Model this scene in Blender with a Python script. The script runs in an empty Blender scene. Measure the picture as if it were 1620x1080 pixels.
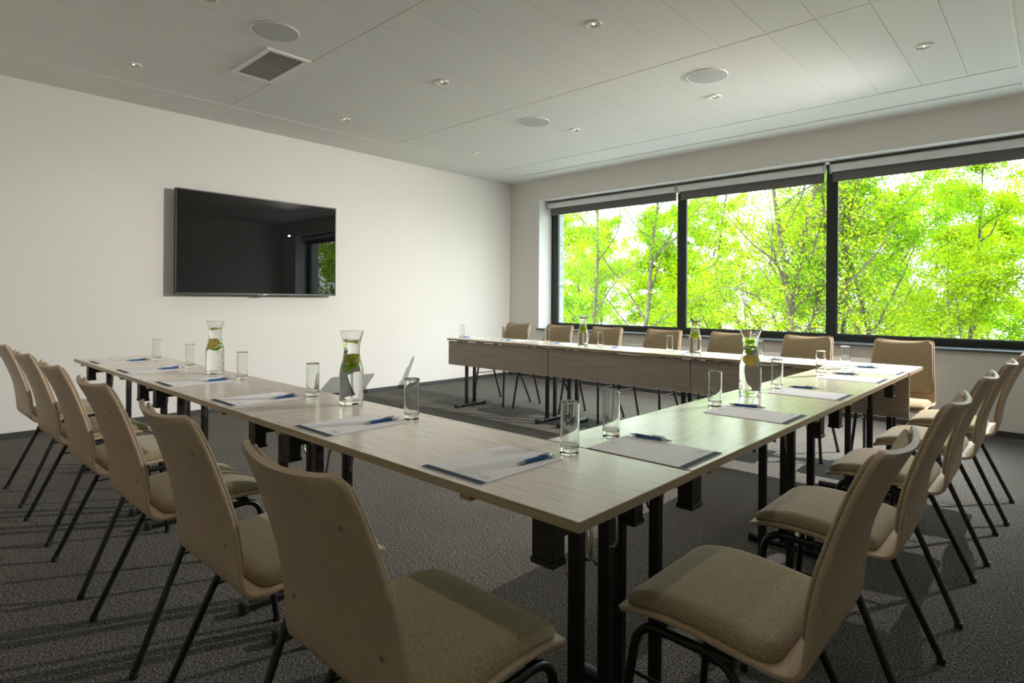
import bpy, bmesh, math, random
import numpy as np
from mathutils import Vector, Matrix

# ------------------------------------------------------------------ camera, world, light, exposure
scene = bpy.context.scene
COL = scene.collection
PI = math.pi

FPX, PY, YAW, ROLL = 930.19, 474.96, 0.7499, 0.0071
CAM = Vector((6.2547, -6.6642, 1.1553))
cam_data = bpy.data.cameras.new('camera')
cam_data.sensor_fit = 'HORIZONTAL'
cam_data.sensor_width = 36.0
cam_data.lens = FPX / 1620 * 36
cam_data.shift_y = -(540 - PY) / 1620
cam_data.clip_start = 0.02
cam_data.clip_end = 300
cam = bpy.data.objects.new('camera', cam_data)
COL.objects.link(cam)
fw = Vector((-math.sin(YAW), math.cos(YAW), 0))
rt = Vector((math.cos(YAW), math.sin(YAW), 0))
up = Vector((0, 0, 1))
r2 = rt * math.cos(ROLL) + up * math.sin(ROLL)
u2 = up * math.cos(ROLL) - rt * math.sin(ROLL)
M = Matrix((r2, u2, -fw)).transposed().to_4x4()
M.translation = CAM
cam.matrix_world = M
scene.camera = cam

world = bpy.data.worlds.new('sky')
scene.world = world
world.use_nodes = True
wn = world.node_tree.nodes
wn['Background'].inputs['Color'].default_value = (0.78, 0.89, 1.0, 1)
wn['Background'].inputs['Strength'].default_value = 5.6


def add_light(name, kind, loc, direction, energy, color=(1, 1, 1), **kw):
    d = bpy.data.lights.new(name, kind)
    d.energy = energy
    d.color = color
    for k, v in kw.items():
        setattr(d, k, v)
    o = bpy.data.objects.new(name, d)
    COL.objects.link(o)
    o.location = loc
    o.rotation_euler = Vector(direction).to_track_quat('-Z', 'Y').to_euler()
    return o


# sun over the roof of the building, shining on the trees
add_light('sun', 'SUN', (0, -20, 30), (0.45, 0.75, -0.8), 5.6, (1.0, 0.93, 0.80), angle=0.02)
# lamp high in the corner between the window and the right wall (the photograph's hard shadows fan out from there)
add_light('corner_lamp', 'SPOT', (6.45, -0.50, 2.55), (-0.742, -0.429, -0.515), 1000, (1.0, 0.95, 0.91),
          spot_size=math.radians(100), spot_blend=1.0, shadow_soft_size=0.008)
# sampling portal for the daylight in the window opening
portal = add_light('window_portal', 'AREA', (3.87, 0.30, 1.60), (0, -1, 0), 1, shape='RECTANGLE', size=6.6, size_y=1.75)
portal.data.cycles.is_portal = True

scene.view_settings.view_transform = 'Standard'
scene.view_settings.look = 'None'
scene.view_settings.gamma = 1.0
scene.view_settings.use_curve_mapping = False
scene.view_settings.exposure = 0.60
cy = scene.cycles
cy.use_denoising = True
cy.max_bounces = 14
cy.diffuse_bounces = 5
cy.glossy_bounces = 5
cy.transmission_bounces = 14
cy.transparent_max_bounces = 14
cy.caustics_reflective = False
cy.caustics_refractive = True
cy.sample_clamp_indirect = 4.0
cy.blur_glossy = 0.5

# ------------------------------------------------------------------ materials


class NT:
    def __init__(self, name):
        self.m = bpy.data.materials.new(name)
        self.m.use_nodes = True
        self.t = self.m.node_tree
        self.n = self.t.nodes
        self.b = self.n['Principled BSDF']
        self.out = self.n['Material Output']

    def node(self, kind, **kw):
        nd = self.n.new(kind)
        for k, v in kw.items():
            if k.startswith('i_'):
                key = k[2:].replace('_', ' ')
                nd.inputs[key].default_value = v
            else:
                setattr(nd, k, v)
        return nd

    def link(self, a, b):
        self.t.links.new(a, b)

    def coord(self, scale=(1, 1, 1), kind='Object', rot=(0, 0, 0)):
        c = self.node('ShaderNodeTexCoord')
        mp = self.node('ShaderNodeMapping')
        mp.inputs['Scale'].default_value = scale
        mp.inputs['Rotation'].default_value = rot
        self.link(c.outputs[kind], mp.inputs['Vector'])
        return mp.outputs['Vector']

    def ramp(self, fac, stops):
        r = self.node('ShaderNodeValToRGB')
        e = r.color_ramp.elements
        while len(e) > 1:
            e.remove(e[-1])
        e[0].position, e[0].color = stops[0][0], (*stops[0][1], 1)
        for p, c in stops[1:]:
            q = e.new(p)
            q.color = (*c, 1)
        self.link(fac, r.inputs['Fac'])
        return r.outputs['Color']

    def bump(self, height, strength=0.3, dist=0.002):
        b = self.node('ShaderNodeBump')
        b.inputs['Strength'].default_value = strength
        b.inputs['Distance'].default_value = dist
        self.link(height, b.inputs['Height'])
        self.link(b.outputs['Normal'], self.b.inputs['Normal'])


def plain(name, col, rough=0.5, metal=0.0, spec=0.5, noise=0.0, nscale=30):
    t = NT(name)
    t.b.inputs['Roughness'].default_value = rough
    t.b.inputs['Metallic'].default_value = metal
    t.b.inputs['Specular IOR Level'].default_value = spec
    if noise:
        nz = t.node('ShaderNodeTexNoise', i_Scale=nscale, i_Detail=4.0)
        t.link(t.coord(), nz.inputs['Vector'])
        lo = tuple(c * (1 - noise) for c in col)
        hi = tuple(min(1, c * (1 + noise)) for c in col)
        t.link(t.ramp(nz.outputs['Fac'], [(0.3, lo), (0.7, hi)]), t.b.inputs['Base Color'])
    else:
        t.b.inputs['Base Color'].default_value = (*col, 1)
    return t.m


def wood_mat(name, light, mid, dark, rough=0.3, axis=0, gscale=1.0, contrast=1.0):
    """laminate with long grain along the given local axis"""
    t = NT(name)
    sc = [9.0, 9.0, 9.0]
    sc[axis] = 0.55
    v = t.coord(tuple(s * gscale for s in sc))
    nz = t.node('ShaderNodeTexNoise', i_Scale=1.2, i_Detail=3.0, i_Roughness=0.55, i_Distortion=0.6)
    t.link(v, nz.inputs['Vector'])
    # contour lines of the stretched noise make cathedral figures
    mul = t.node('ShaderNodeMath', operation='MULTIPLY')
    mul.inputs[1].default_value = 13.0
    t.link(nz.outputs['Fac'], mul.inputs[0])
    sn = t.node('ShaderNodeMath', operation='FRACT')
    t.link(mul.outputs[0], sn.inputs[0])
    sc2 = [260.0, 260.0, 260.0]
    sc2[axis] = 5.0
    v2 = t.coord(tuple(sc2))
    n2 = t.node('ShaderNodeTexNoise', i_Scale=1.0, i_Detail=4.0, i_Roughness=0.6)
    t.link(v2, n2.inputs['Vector'])
    c1 = t.ramp(sn.outputs[0], [(0.0, mid), (0.10, dark), (0.2, mid), (0.6, light), (1.0, mid)])
    c2 = t.ramp(n2.outputs['Fac'], [(0.35, dark), (0.52, mid), (0.7, light)])
    mx = t.node('ShaderNodeMix', data_type='RGBA')
    mx.inputs['Factor'].default_value = 0.45
    t.link(c1, mx.inputs['A'])
    t.link(c2, mx.inputs['B'])
    t.link(mx.outputs['Result'], t.b.inputs['Base Color'])
    t.b.inputs['Roughness'].default_value = rough
    t.bump(n2.outputs['Fac'], 0.05, 0.0005)
    return t.m


def fabric_mat(name, a, b, c):
    t = NT(name)
    v = t.coord((900, 260, 900))
    n1 = t.node('ShaderNodeTexNoise', i_Scale=1.0, i_Detail=2.0)
    t.link(v, n1.inputs['Vector'])
    v2 = t.coord((260, 900, 260))
    n2 = t.node('ShaderNodeTexNoise', i_Scale=1.0, i_Detail=2.0)
    t.link(v2, n2.inputs['Vector'])
    ad = t.node('ShaderNodeMath', operation='ADD')
    t.link(n1.outputs['Fac'], ad.inputs[0])
    t.link(n2.outputs['Fac'], ad.inputs[1])
    hf = t.node('ShaderNodeMath', operation='MULTIPLY')
    hf.inputs[1].default_value = 0.5
    t.link(ad.outputs[0], hf.inputs[0])
    t.link(t.ramp(hf.outputs[0], [(0.38, a), (0.5, b), (0.62, c)]), t.b.inputs['Base Color'])
    t.b.inputs['Roughness'].default_value = 0.9
    t.b.inputs['Specular IOR Level'].default_value = 0.15
    t.b.inputs['Sheen Weight'].default_value = 0.25
    t.bump(hf.outputs[0], 0.5, 0.001)
    return t.m


def wall_mat(name, col):
    t = NT(name)
    n1 = t.node('ShaderNodeTexNoise', i_Scale=1.0, i_Detail=2.0)
    t.link(t.coord((300, 300, 45)), n1.inputs['Vector'])
    n2 = t.node('ShaderNodeTexNoise', i_Scale=1.0, i_Detail=2.0)
    t.link(t.coord((45, 45, 300)), n2.inputs['Vector'])
    ad = t.node('ShaderNodeMath', operation='ADD')
    t.link(n1.outputs['Fac'], ad.inputs[0])
    t.link(n2.outputs['Fac'], ad.inputs[1])
    lo = tuple(c * 0.95 for c in col)
    hi = tuple(min(1, c * 1.04) for c in col)
    t.link(t.ramp(ad.outputs[0], [(0.4, lo), (0.6, hi)]), t.b.inputs['Base Color'])
    t.b.inputs['Roughness'].default_value = 0.75
    t.b.inputs['Specular IOR Level'].default_value = 0.25
    t.bump(ad.outputs[0], 0.25, 0.001)
    return t.m


def carpet_mat():
    t = NT('loop_pile_carpet')
    v = t.coord((1, 1, 1))
    n1 = t.node('ShaderNodeTexNoise', i_Scale=150.0, i_Detail=3.0, i_Roughness=0.7)
    t.link(v, n1.inputs['Vector'])
    n2 = t.node('ShaderNodeTexVoronoi', i_Scale=95.0)
    t.link(t.coord((1.0, 0.55, 1)), n2.inputs['Vector'])
    n3 = t.node('ShaderNodeTexNoise', i_Scale=2.2, i_Detail=3.0)
    t.link(v, n3.inputs['Vector'])
    col = t.ramp(n1.outputs['Fac'], [(0.36, (0.026, 0.026, 0.025)), (0.5, (0.100, 0.096, 0.086)), (0.62, (0.29, 0.272, 0.235))])
    mx = t.node('ShaderNodeMix', data_type='RGBA', blend_type='MULTIPLY')
    mx.inputs['Factor'].default_value = 1.0
    t.link(col, mx.inputs['A'])
    t.link(t.ramp(n3.outputs['Fac'], [(0.3, (0.85, 0.85, 0.85)), (0.7, (1, 1, 1))]), mx.inputs['B'])
    t.link(mx.outputs['Result'], t.b.inputs['Base Color'])
    t.b.inputs['Roughness'].default_value = 0.95
    t.b.inputs['Specular IOR Level'].default_value = 0.1
    ad = t.node('ShaderNodeMath', operation='SUBTRACT')
    t.link(n1.outputs['Fac'], ad.inputs[0])
    t.link(n2.outputs['Distance'], ad.inputs[1])
    t.bump(ad.outputs[0], 0.9, 0.006)
    return t.m


def glass_mat(name, ior, rough=0.0, col=(1, 1, 1)):
    t = NT(name)
    t.n.remove(t.b)
    g = t.node('ShaderNodeBsdfGlass')
    g.inputs['IOR'].default_value = ior
    g.inputs['Roughness'].default_value = rough
    g.inputs['Color'].default_value = (*col, 1)
    t.link(g.outputs[0], t.out.inputs['Surface'])
    return t.m


def pane_mat():
    t = NT('window_glass')
    t.n.remove(t.b)
    tr = t.node('ShaderNodeBsdfTransparent')
    tr.inputs['Color'].default_value = (0.95, 0.98, 0.96, 1)
    gl = t.node('ShaderNodeBsdfGlossy')
    gl.inputs['Roughness'].default_value = 0.0
    lw = t.node('ShaderNodeLayerWeight')
    lw.inputs['Blend'].default_value = 0.5
    pw = t.node('ShaderNodeMath', operation='POWER')
    pw.inputs[1].default_value = 5.0
    t.link(lw.outputs['Facing'], pw.inputs[0])
    fr = t.node('ShaderNodeMath', operation='MULTIPLY_ADD')
    fr.inputs[1].default_value = 0.6
    fr.inputs[2].default_value = 0.03
    t.link(pw.outputs[0], fr.inputs[0])
    mx = t.node('ShaderNodeMixShader')
    t.link(fr.outputs[0], mx.inputs[0])
    t.link(tr.outputs[0], mx.inputs[1])
    t.link(gl.outputs[0], mx.inputs[2])
    t.link(mx.outputs[0], t.out.inputs['Surface'])
    return t.m


def leaf_mat(name, stops, trans=0.45):
    t = NT(name)
    t.n.remove(t.b)
    g = t.node('ShaderNodeNewGeometry')
    col = t.ramp(g.outputs['Random Per Island'], stops)
    d = t.node('ShaderNodeBsdfDiffuse')
    tr = t.node('ShaderNodeBsdfTranslucent')
    t.link(col, d.inputs['Color'])
    t.link(col, tr.inputs['Color'])
    mx = t.node('ShaderNodeMixShader')
    mx.inputs[0].default_value = trans
    t.link(d.outputs[0], mx.inputs[1])
    t.link(tr.outputs[0], mx.inputs[2])
    t.link(mx.outputs[0], t.out.inputs['Surface'])
    return t.m


def emit_mat(name, col, strength):
    t = NT(name)
    t.b.inputs['Base Color'].default_value = (*col, 1)
    t.b.inputs['Emission Color'].default_value = (*col, 1)
    t.b.inputs['Emission Strength'].default_value = strength
    return t.m


def lemon_mat():
    """flesh of a slice: pale membranes radiating in the local XY plane"""
    t = NT('lemon_flesh')
    c = t.node('ShaderNodeTexCoord')
    sp = t.node('ShaderNodeSeparateXYZ')
    t.link(c.outputs['Object'], sp.inputs[0])
    at = t.node('ShaderNodeMath', operation='ARCTAN2')
    t.link(sp.outputs['Y'], at.inputs[0])
    t.link(sp.outputs['X'], at.inputs[1])
    ml = t.node('ShaderNodeMath', operation='MULTIPLY')
    ml.inputs[1].default_value = 9.0
    t.link(at.outputs[0], ml.inputs[0])
    cs = t.node('ShaderNodeMath', operation='COSINE')
    t.link(ml.outputs[0], cs.inputs[0])
    t.link(t.ramp(cs.outputs[0], [(0.0, (1.0, 0.80, 0.12)), (0.75, (1.0, 0.84, 0.18)), (0.97, (1.0, 0.95, 0.65))]),
           t.b.inputs['Base Color'])
    t.b.inputs['Roughness'].default_value = 0.35
    tr = t.node('ShaderNodeBsdfTranslucent')
    t.link(t.b.inputs['Base Color'].links[0].from_socket, tr.inputs['Color'])
    mx = t.node('ShaderNodeMixShader')
    mx.inputs[0].default_value = 0.25
    t.link(t.b.outputs[0], mx.inputs[1])
    t.link(tr.outputs[0], mx.inputs[2])
    t.link(mx.outputs[0], t.out.inputs['Surface'])
    return t.m


MAT = dict(
    wall=wall_mat('linen_wallpaper', (0.74, 0.715, 0.68)),
    white=plain('white_plaster', (0.80, 0.80, 0.78), 0.8, spec=0.2),
    ceil=plain('ceiling_panel_white', (0.77, 0.77, 0.745), 0.7, spec=0.25, noise=0.02, nscale=60),
    ceilbar=plain('ceiling_bar_cream', (0.82, 0.80, 0.70), 0.6),
    carpet=carpet_mat(),
    base=plain('dark_skirting', (0.045, 0.045, 0.045), 0.6),
    frame=plain('dark_green_window_metal', (0.012, 0.016, 0.014), 0.45),
    granite=plain('dark_granite_sill', (0.075, 0.082, 0.085), 0.25, noise=0.5, nscale=260),
    pane=pane_mat(),
    stone=plain('grey_facade_stone', (0.40, 0.41, 0.39), 0.85, noise=0.25, nscale=18),
    blindw=plain('white_blind_roller', (0.78, 0.78, 0.77), 0.6),
    blindg=plain('grey_blind_fabric', (0.16, 0.155, 0.15), 0.9, noise=0.06, nscale=200),
    bracket=plain('blind_bracket_plastic', (0.7, 0.72, 0.70), 0.4),
    rail=plain('blind_rail_grey', (0.10, 0.10, 0.095), 0.4, 0.5),
    top=wood_mat('light_ash_laminate', (0.85, 0.765, 0.69), (0.76, 0.68, 0.605), (0.50, 0.42, 0.355), 0.21),
    panel_shaded=wood_mat('ash_laminate_shaded', (0.47, 0.405, 0.335), (0.41, 0.35, 0.29), (0.28, 0.23, 0.185), 0.45),  # same ash as the tops, shade of the panel fronts put into the colour
    edge=wood_mat('ash_edge_band', (0.52, 0.41, 0.29), (0.44, 0.34, 0.235), (0.32, 0.235, 0.155), 0.4),
    black=plain('black_powder_steel', (0.008, 0.008, 0.008), 0.38),
    blackp=plain('black_plastic', (0.012, 0.012, 0.012), 0.5),
    chrome=plain('chromed_wire', (0.62, 0.58, 0.50), 0.22, 1.0),
    ply=plain('beech_plywood_face', (0.47, 0.335, 0.225), 0.42, noise=0.05, nscale=25),
    plyedge=plain('beech_plywood_edge', (0.54, 0.39, 0.28), 0.5, noise=0.08, nscale=60),
    fabric=fabric_mat('tan_woven_upholstery', (0.19, 0.145, 0.075), (0.345, 0.272, 0.165), (0.50, 0.415, 0.27)),
    screw=plain('screw_steel', (0.5, 0.48, 0.44), 0.3, 1.0),
    glass=glass_mat('clear_glass', 1.48, col=(0.985, 0.995, 0.985)),
    inter=glass_mat('glass_water_boundary', 1.333 / 1.48),
    water=glass_mat('water_surface', 1.333),
    paper=plain('white_paper', (0.80, 0.79, 0.80), 0.7, spec=0.2),
    navy=plain('navy_print', (0.012, 0.030, 0.062), 0.6, spec=0.2),
    greyink=plain('grey_ink', (0.25, 0.25, 0.26), 0.6),
    penblue=plain('blue_pen_plastic', (0.012, 0.085, 0.27), 0.35),
    silver=plain('silver_pen_metal', (0.60, 0.60, 0.60), 0.25, 1.0),
    lemon=lemon_mat(),
    rind=plain('lemon_rind', (1.0, 0.76, 0.04), 0.4),
    mint=leaf_mat('mint_leaf', [(0.0, (0.22, 0.48, 0.015)), (1.0, (0.46, 0.70, 0.03))], 0.5),
    stem=plain('mint_stem', (0.30, 0.20, 0.07), 0.5),
    tvb=plain('tv_bezel_black', (0.010, 0.010, 0.011), 0.35),
    screen=plain('tv_screen_black', (0.004, 0.004, 0.005), 0.0, spec=0.6),
    logo=plain('tv_logo_silver', (0.7, 0.7, 0.7), 0.4),
    grille=plain('speaker_grille_grey', (0.52, 0.52, 0.52), 0.8, noise=0.12, nscale=900),
    lampw=plain('downlight_white', (0.82, 0.81, 0.77), 0.5),
    lampin=plain('downlight_reflector', (0.55, 0.53, 0.47), 0.3, 0.6),
    bulb=emit_mat('downlight_bulb', (1.0, 0.90, 0.66), 1.1),
    slat=plain('vent_slat_cream', (0.80, 0.79, 0.73), 0.5),
    dark=plain('dark_void', (0.01, 0.01, 0.01), 0.9),
    bark=plain('tree_bark', (0.10, 0.08, 0.05), 0.9, noise=0.4, nscale=8),
    leafA=leaf_mat('spring_leaf_yellow_green', [(0.0, (0.18, 0.35, 0.006)), (0.5, (0.31, 0.47, 0.008)), (1.0, (0.48, 0.55, 0.015))]),
    leafB=leaf_mat('spring_leaf_green', [(0.0, (0.10, 0.29, 0.012)), (0.5, (0.21, 0.41, 0.010)), (1.0, (0.38, 0.51, 0.015))]),
    bounce_ground=plain('pale_bounce_ground', (0.50, 0.49, 0.47), 0.9, noise=0.15, nscale=3),  # unseen ground, invented pale and neutral to bounce daylight onto the ceiling
)

# ------------------------------------------------------------------ geometry helpers


class MB:
    """collects verts / faces for ONE mesh object"""

    def __init__(self):
        self.v, self.f, self.mi = [], [], []

    def add(self, vs, fs, mi=0):
        o = len(self.v)
        self.v += [tuple(p) for p in vs]
        self.f += [tuple(i + o for i in f) for f in fs]
        self.mi += [mi] * len(fs)
        return self

    def box(self, c, s, bev=0.0, mi=0):
        x, y, z = c
        a, b, d = s[0] / 2, s[1] / 2, s[2] / 2
        if bev <= 0:
            vs = [(x + i * a, y + j * b, z + k * d) for i in (-1, 1) for j in (-1, 1) for k in (-1, 1)]
            fs = [(0, 1, 3, 2), (4, 6, 7, 5), (0, 4, 5, 1), (2, 3, 7, 6), (0, 2, 6, 4), (1, 5, 7, 3)]
            return self.add(vs, fs, mi)
        bm = bmesh.new()
        bmesh.ops.create_cube(bm, size=1)
        bmesh.ops.scale(bm, vec=s, verts=bm.verts)
        bmesh.ops.bevel(bm, geom=bm.edges[:], offset=bev, segments=2, affect='EDGES', profile=0.5)
        bmesh.ops.translate(bm, vec=c, verts=bm.verts)
        bm.verts.index_update()
        self.add([v.co[:] for v in bm.verts], [[v.index for v in f.verts] for f in bm.faces], mi)
        bm.free()
        return self

    def tube(self, path, r, n=10, cap=True, mi=0):
        P = [Vector(p) for p in path]
        rs = r if isinstance(r, (list, tuple)) else [r] * len(P)
        tang = []
        for i in range(len(P)):
            a = P[max(i - 1, 0)]
            b = P[min(i + 1, len(P) - 1)]
            tang.append((b - a).normalized())
        ref = Vector((0, 0, 1)) if abs(tang[0].z) < 0.9 else Vector((1, 0, 0))
        nx = tang[0].cross(ref).normalized()
        vs, fs = [], []
        for i, p in enumerate(P):
            nx = (nx - tang[i] * nx.dot(tang[i])).normalized()
            ny = tang[i].cross(nx)
            for k in range(n):
                a = 2 * PI * k / n
                vs.append(p + (nx * math.cos(a) + ny * math.sin(a)) * rs[i])
        for i in range(len(P) - 1):
            for k in range(n):
                k2 = (k + 1) % n
                fs.append((i * n + k, i * n + k2, (i + 1) * n + k2, (i + 1) * n + k))
        if cap:
            fs.append(tuple(range(n - 1, -1, -1)))
            fs.append(tuple((len(P) - 1) * n + k for k in range(n)))
        return self.add(vs, fs, mi)

    def lathe(self, prof, n=32, mi=0, c=(0, 0, 0), closed=False):
        """prof: list of (r, z); r=0 ends are poles"""
        vs, fs, rings = [], [], []
        for r, z in prof:
            if r <= 1e-6:
                rings.append([len(vs)])
                vs.append((c[0], c[1], c[2] + z))
            else:
                rings.append(list(range(len(vs), len(vs) + n)))
                for k in range(n):
                    a = 2 * PI * k / n
                    vs.append((c[0] + r * math.cos(a), c[1] + r * math.sin(a), c[2] + z))
        pairs = list(zip(rings, rings[1:]))
        if closed:
            pairs.append((rings[-1], rings[0]))
        for A, B in pairs:
            if len(A) == 1 and len(B) == 1:
                continue
            for k in range(n):
                k2 = (k + 1) % n
                if len(A) == 1:
                    fs.append((A[0], B[k2], B[k]))
                elif len(B) == 1:
                    fs.append((A[k], A[k2], B[0]))
                else:
                    fs.append((A[k], A[k2], B[k2], B[k]))
        return self.add(vs, fs, mi)

    def mesh(self, name, smooth=None, recalc=True):
        me = bpy.data.meshes.new(name)
        me.from_pydata(self.v, [], self.f)
        if any(self.mi):
            me.polygons.foreach_set('material_index', self.mi)
        if recalc:
            bm = bmesh.new()
            bm.from_mesh(me)
            bmesh.ops.recalc_face_normals(bm, faces=bm.faces)
            bm.to_mesh(me)
            bm.free()
        if smooth is not None:
            me.polygons.foreach_set('use_smooth', [True] * len(me.polygons))
            if smooth < 180:
                me.set_sharp_from_angle(angle=math.radians(smooth))
        me.update()
        return me

    def obj(self, name, mats, parent=None, smooth=None, recalc=True, loc=None):
        me = self.mesh(name, smooth, recalc)
        for m in (mats if isinstance(mats, (list, tuple)) else [mats]):
            me.materials.append(MAT[m])
        o = bpy.data.objects.new(name, me)
        COL.objects.link(o)
        if parent is not None:
            o.parent = parent
        if loc is not None:
            o.location = loc
        return o


def tag(o, label=None, cat=None, group=None, kind=None):
    for k, v in (('label', label), ('category', cat), ('group', group), ('kind', kind)):
        if v:
            o[k] = v
    return o


def thing(name, label, cat, loc=(0, 0, 0), rotz=0.0, group=None):
    o = bpy.data.objects.new(name, None)
    o.empty_display_size = 0.05
    COL.objects.link(o)
    o.location = loc
    o.rotation_euler = (0, 0, rotz)
    return tag(o, label, cat, group)


def copy_tree(o, parent=None):
    c = o.copy()
    COL.objects.link(c)
    c.parent = parent
    for ch in list(o.children):
        copy_tree(ch, c)
    return c


def struct(o, label=None):
    return tag(o, label=label, kind='structure')


ORD = ['first', 'second', 'third', 'fourth', 'fifth', 'sixth', 'seventh']

# ------------------------------------------------------------------ room shell
RX, RY, H = 7.80, -7.10, 2.944          # right wall x, back wall y, ceiling height
WX0, WX1, WZ0, WZ1 = 0.590, 7.15, 0.722, 2.642   # window opening
WT = 0.60                               # thickness of the window wall
FY = 0.29                               # inner face of the window frame

struct(MB().box((RX / 2, RY / 2 + 0.1, -0.05), (RX + 0.6, -RY + 1.4, 0.1)).obj('floor', 'carpet'),
       'dark grey loop pile carpet')
struct(MB().box((-0.15, RY / 2 + 0.3, H / 2 + 0.05), (0.3, -RY + 0.6, H + 0.3)).obj('wall_left', 'wall'))
struct(MB().box((RX + 0.15, RY / 2 + 0.3, H / 2 + 0.05), (0.3, -RY + 0.6, H + 0.3)).obj('wall_right', 'wall'))
struct(MB().box((RX / 2, RY - 0.15, H / 2 + 0.05), (RX + 0.6, 0.3, H + 0.3)).obj('wall_back', 'wall'))
# window wall: inner leaf papered, with white reveals
wb = MB()
wb.box((WX0 / 2 - 0.15, 0.008, H / 2 + 0.05), (WX0 + 0.3, 0.016, H + 0.3))
wb.box(((WX1 + RX) / 2 + 0.15, 0.008, H / 2 + 0.05), (RX - WX1 + 0.3, 0.016, H + 0.3))
wb.box(((WX0 + WX1) / 2, 0.008, (WZ1 + H + 0.2) / 2), (WX1 - WX0, 0.016, H + 0.2 - WZ1))
wb.box(((WX0 + WX1) / 2, 0.008, WZ0 / 2 - 0.05), (WX1 - WX0, 0.016, WZ0 + 0.1))
wall_window = struct(wb.obj('wall_window', 'wall'))
rv = MB()
y0, y1 = 0.016, FY + 0.03
ym, yd = (y0 + y1) / 2, y1 - y0
rv.box((WX0 / 2 - 0.15, ym, H / 2 + 0.05), (WX0 + 0.3, yd, H + 0.3))
rv.box(((WX1 + RX) / 2 + 0.15, ym, H / 2 + 0.05), (RX - WX1 + 0.3, yd, H + 0.3))
rv.box(((WX0 + WX1) / 2, ym, (WZ1 + H + 0.2) / 2), (WX1 - WX0, yd, H + 0.2 - WZ1))
rv.box(((WX0 + WX1) / 2, ym, WZ0 / 2 - 0.05), (WX1 - WX0, yd, WZ0 + 0.1))
rv.obj('reveal', 'white', wall_window)
# outer facade with stone courses
y0, y1 = FY + 0.03, WT
ym, yd = (y0 + y1) / 2, y1 - y0
fac = MB()
fac.box((WX0 / 2 - 0.17, ym, 0.5), (WX0 + 0.3, yd, 8.0))
fac.box(((WX1 + RX) / 2 + 0.17, ym, 0.5), (RX - WX1 + 0.3, yd, 8.0))
fac.box(((WX0 + WX1) / 2, ym, (WZ1 + 4.5) / 2), (WX1 - WX0 + 0.04, yd, 4.5 - WZ1))
fac.box(((WX0 + WX1) / 2, ym, (WZ0 - 3.5) / 2), (WX1 - WX0 + 0.04, yd, WZ0 + 3.5))
facade = fac.obj('facade', 'stone', wall_window)
for k in range(4):
    z = 0.75 + k * 0.63
    MB().box((WX0 - 0.01, 0.47, z + 0.31), (0.022, 0.256, 0.618), 0.004).obj('stone_slab', 'stone', wall_window)

# skirting
BH = 0.048
struct(MB().box((0.006, RY / 2, BH / 2), (0.012, -RY, BH), 0.002).obj('baseboard_left', 'base'))
struct(MB().box((RX / 2, -0.006, BH / 2), (RX - 0.024, 0.012, BH), 0.002).obj('baseboard_window', 'base'))
struct(MB().box((RX - 0.006, RY / 2, BH / 2), (0.012, -RY, BH), 0.002).obj('baseboard_right', 'base'))
struct(MB().box((RX / 2, RY + 0.006, BH / 2), (RX - 0.024, 0.012, BH), 0.002).obj('baseboard_back', 'base'))

# ceiling: plaster margins at z=H, panel field of 18 x 3 panels inside
CX0, CX1 = 0.585, 6.021
CYS = [-0.83, -2.643, -4.456, -6.27]
cm = MB()
cm.box((RX / 2, RY / 2, H + 0.12), (RX + 0.6, -RY + 0.6, 0.12))
cm.box((CX0 / 2, RY / 2, H + 0.03), (CX0, -RY, 0.06))
cm.box(((CX1 + RX) / 2, RY / 2, H + 0.03), (RX - CX1, -RY, 0.06))
SLOT0, SLOT1, SLX0 = -0.395, -0.345, 0.40
cm.box(((CX0 + CX1) / 2, (CYS[0] + SLOT0) / 2, H + 0.03), (CX1 - CX0, SLOT0 - CYS[0], 0.06))
cm.box(((CX0 + CX1) / 2, SLOT1 / 2, H + 0.03), (CX1 - CX0, -SLOT1, 0.06))
cm.box(((CX0 + CX1) / 2, (CYS[3] + RY) / 2, H + 0.03), (CX1 - CX0, CYS[3] - RY, 0.06))
ceiling = struct(cm.obj('ceiling', 'ceil'), 'white panelled ceiling')
PW = (CX1 - CX0) / 18
pm = MB().box((0, 0, 0), (PW - 0.0022, 1.813 - 0.010, 0.03), 0.0015).mesh('ceiling_panel')
pm.materials.append(MAT['ceil'])
VX0, VX1, VY0, VY1 = 1.46, 2.12, -4.80, -4.462       # supply grille
rng = random.Random(4)
for j in range(3):
    yc = (CYS[j] + CYS[j + 1]) / 2
    for i in range(18):
        o = bpy.data.objects.new('ceiling_panel', pm)
        COL.objects.link(o)
        o.parent = ceiling
        o.location = (CX0 + (i + 0.5) * PW, yc, H + 0.0175 + rng.uniform(-0.0006, 0.0006))
for k, yy in enumerate(CYS[1:3]):
    MB().box(((CX0 + CX1) / 2, yy, H + 0.012), (CX1 - CX0, 0.006, 0.014)).obj('ceiling_bar', 'ceilbar', ceiling)
MB().box((CX1 + 0.008, (CYS[0] + CYS[3]) / 2, H - 0.001), (0.022, CYS[0] - CYS[3], 0.006), 0.002).obj('ceiling_bar', 'ceilbar', ceiling)

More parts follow.
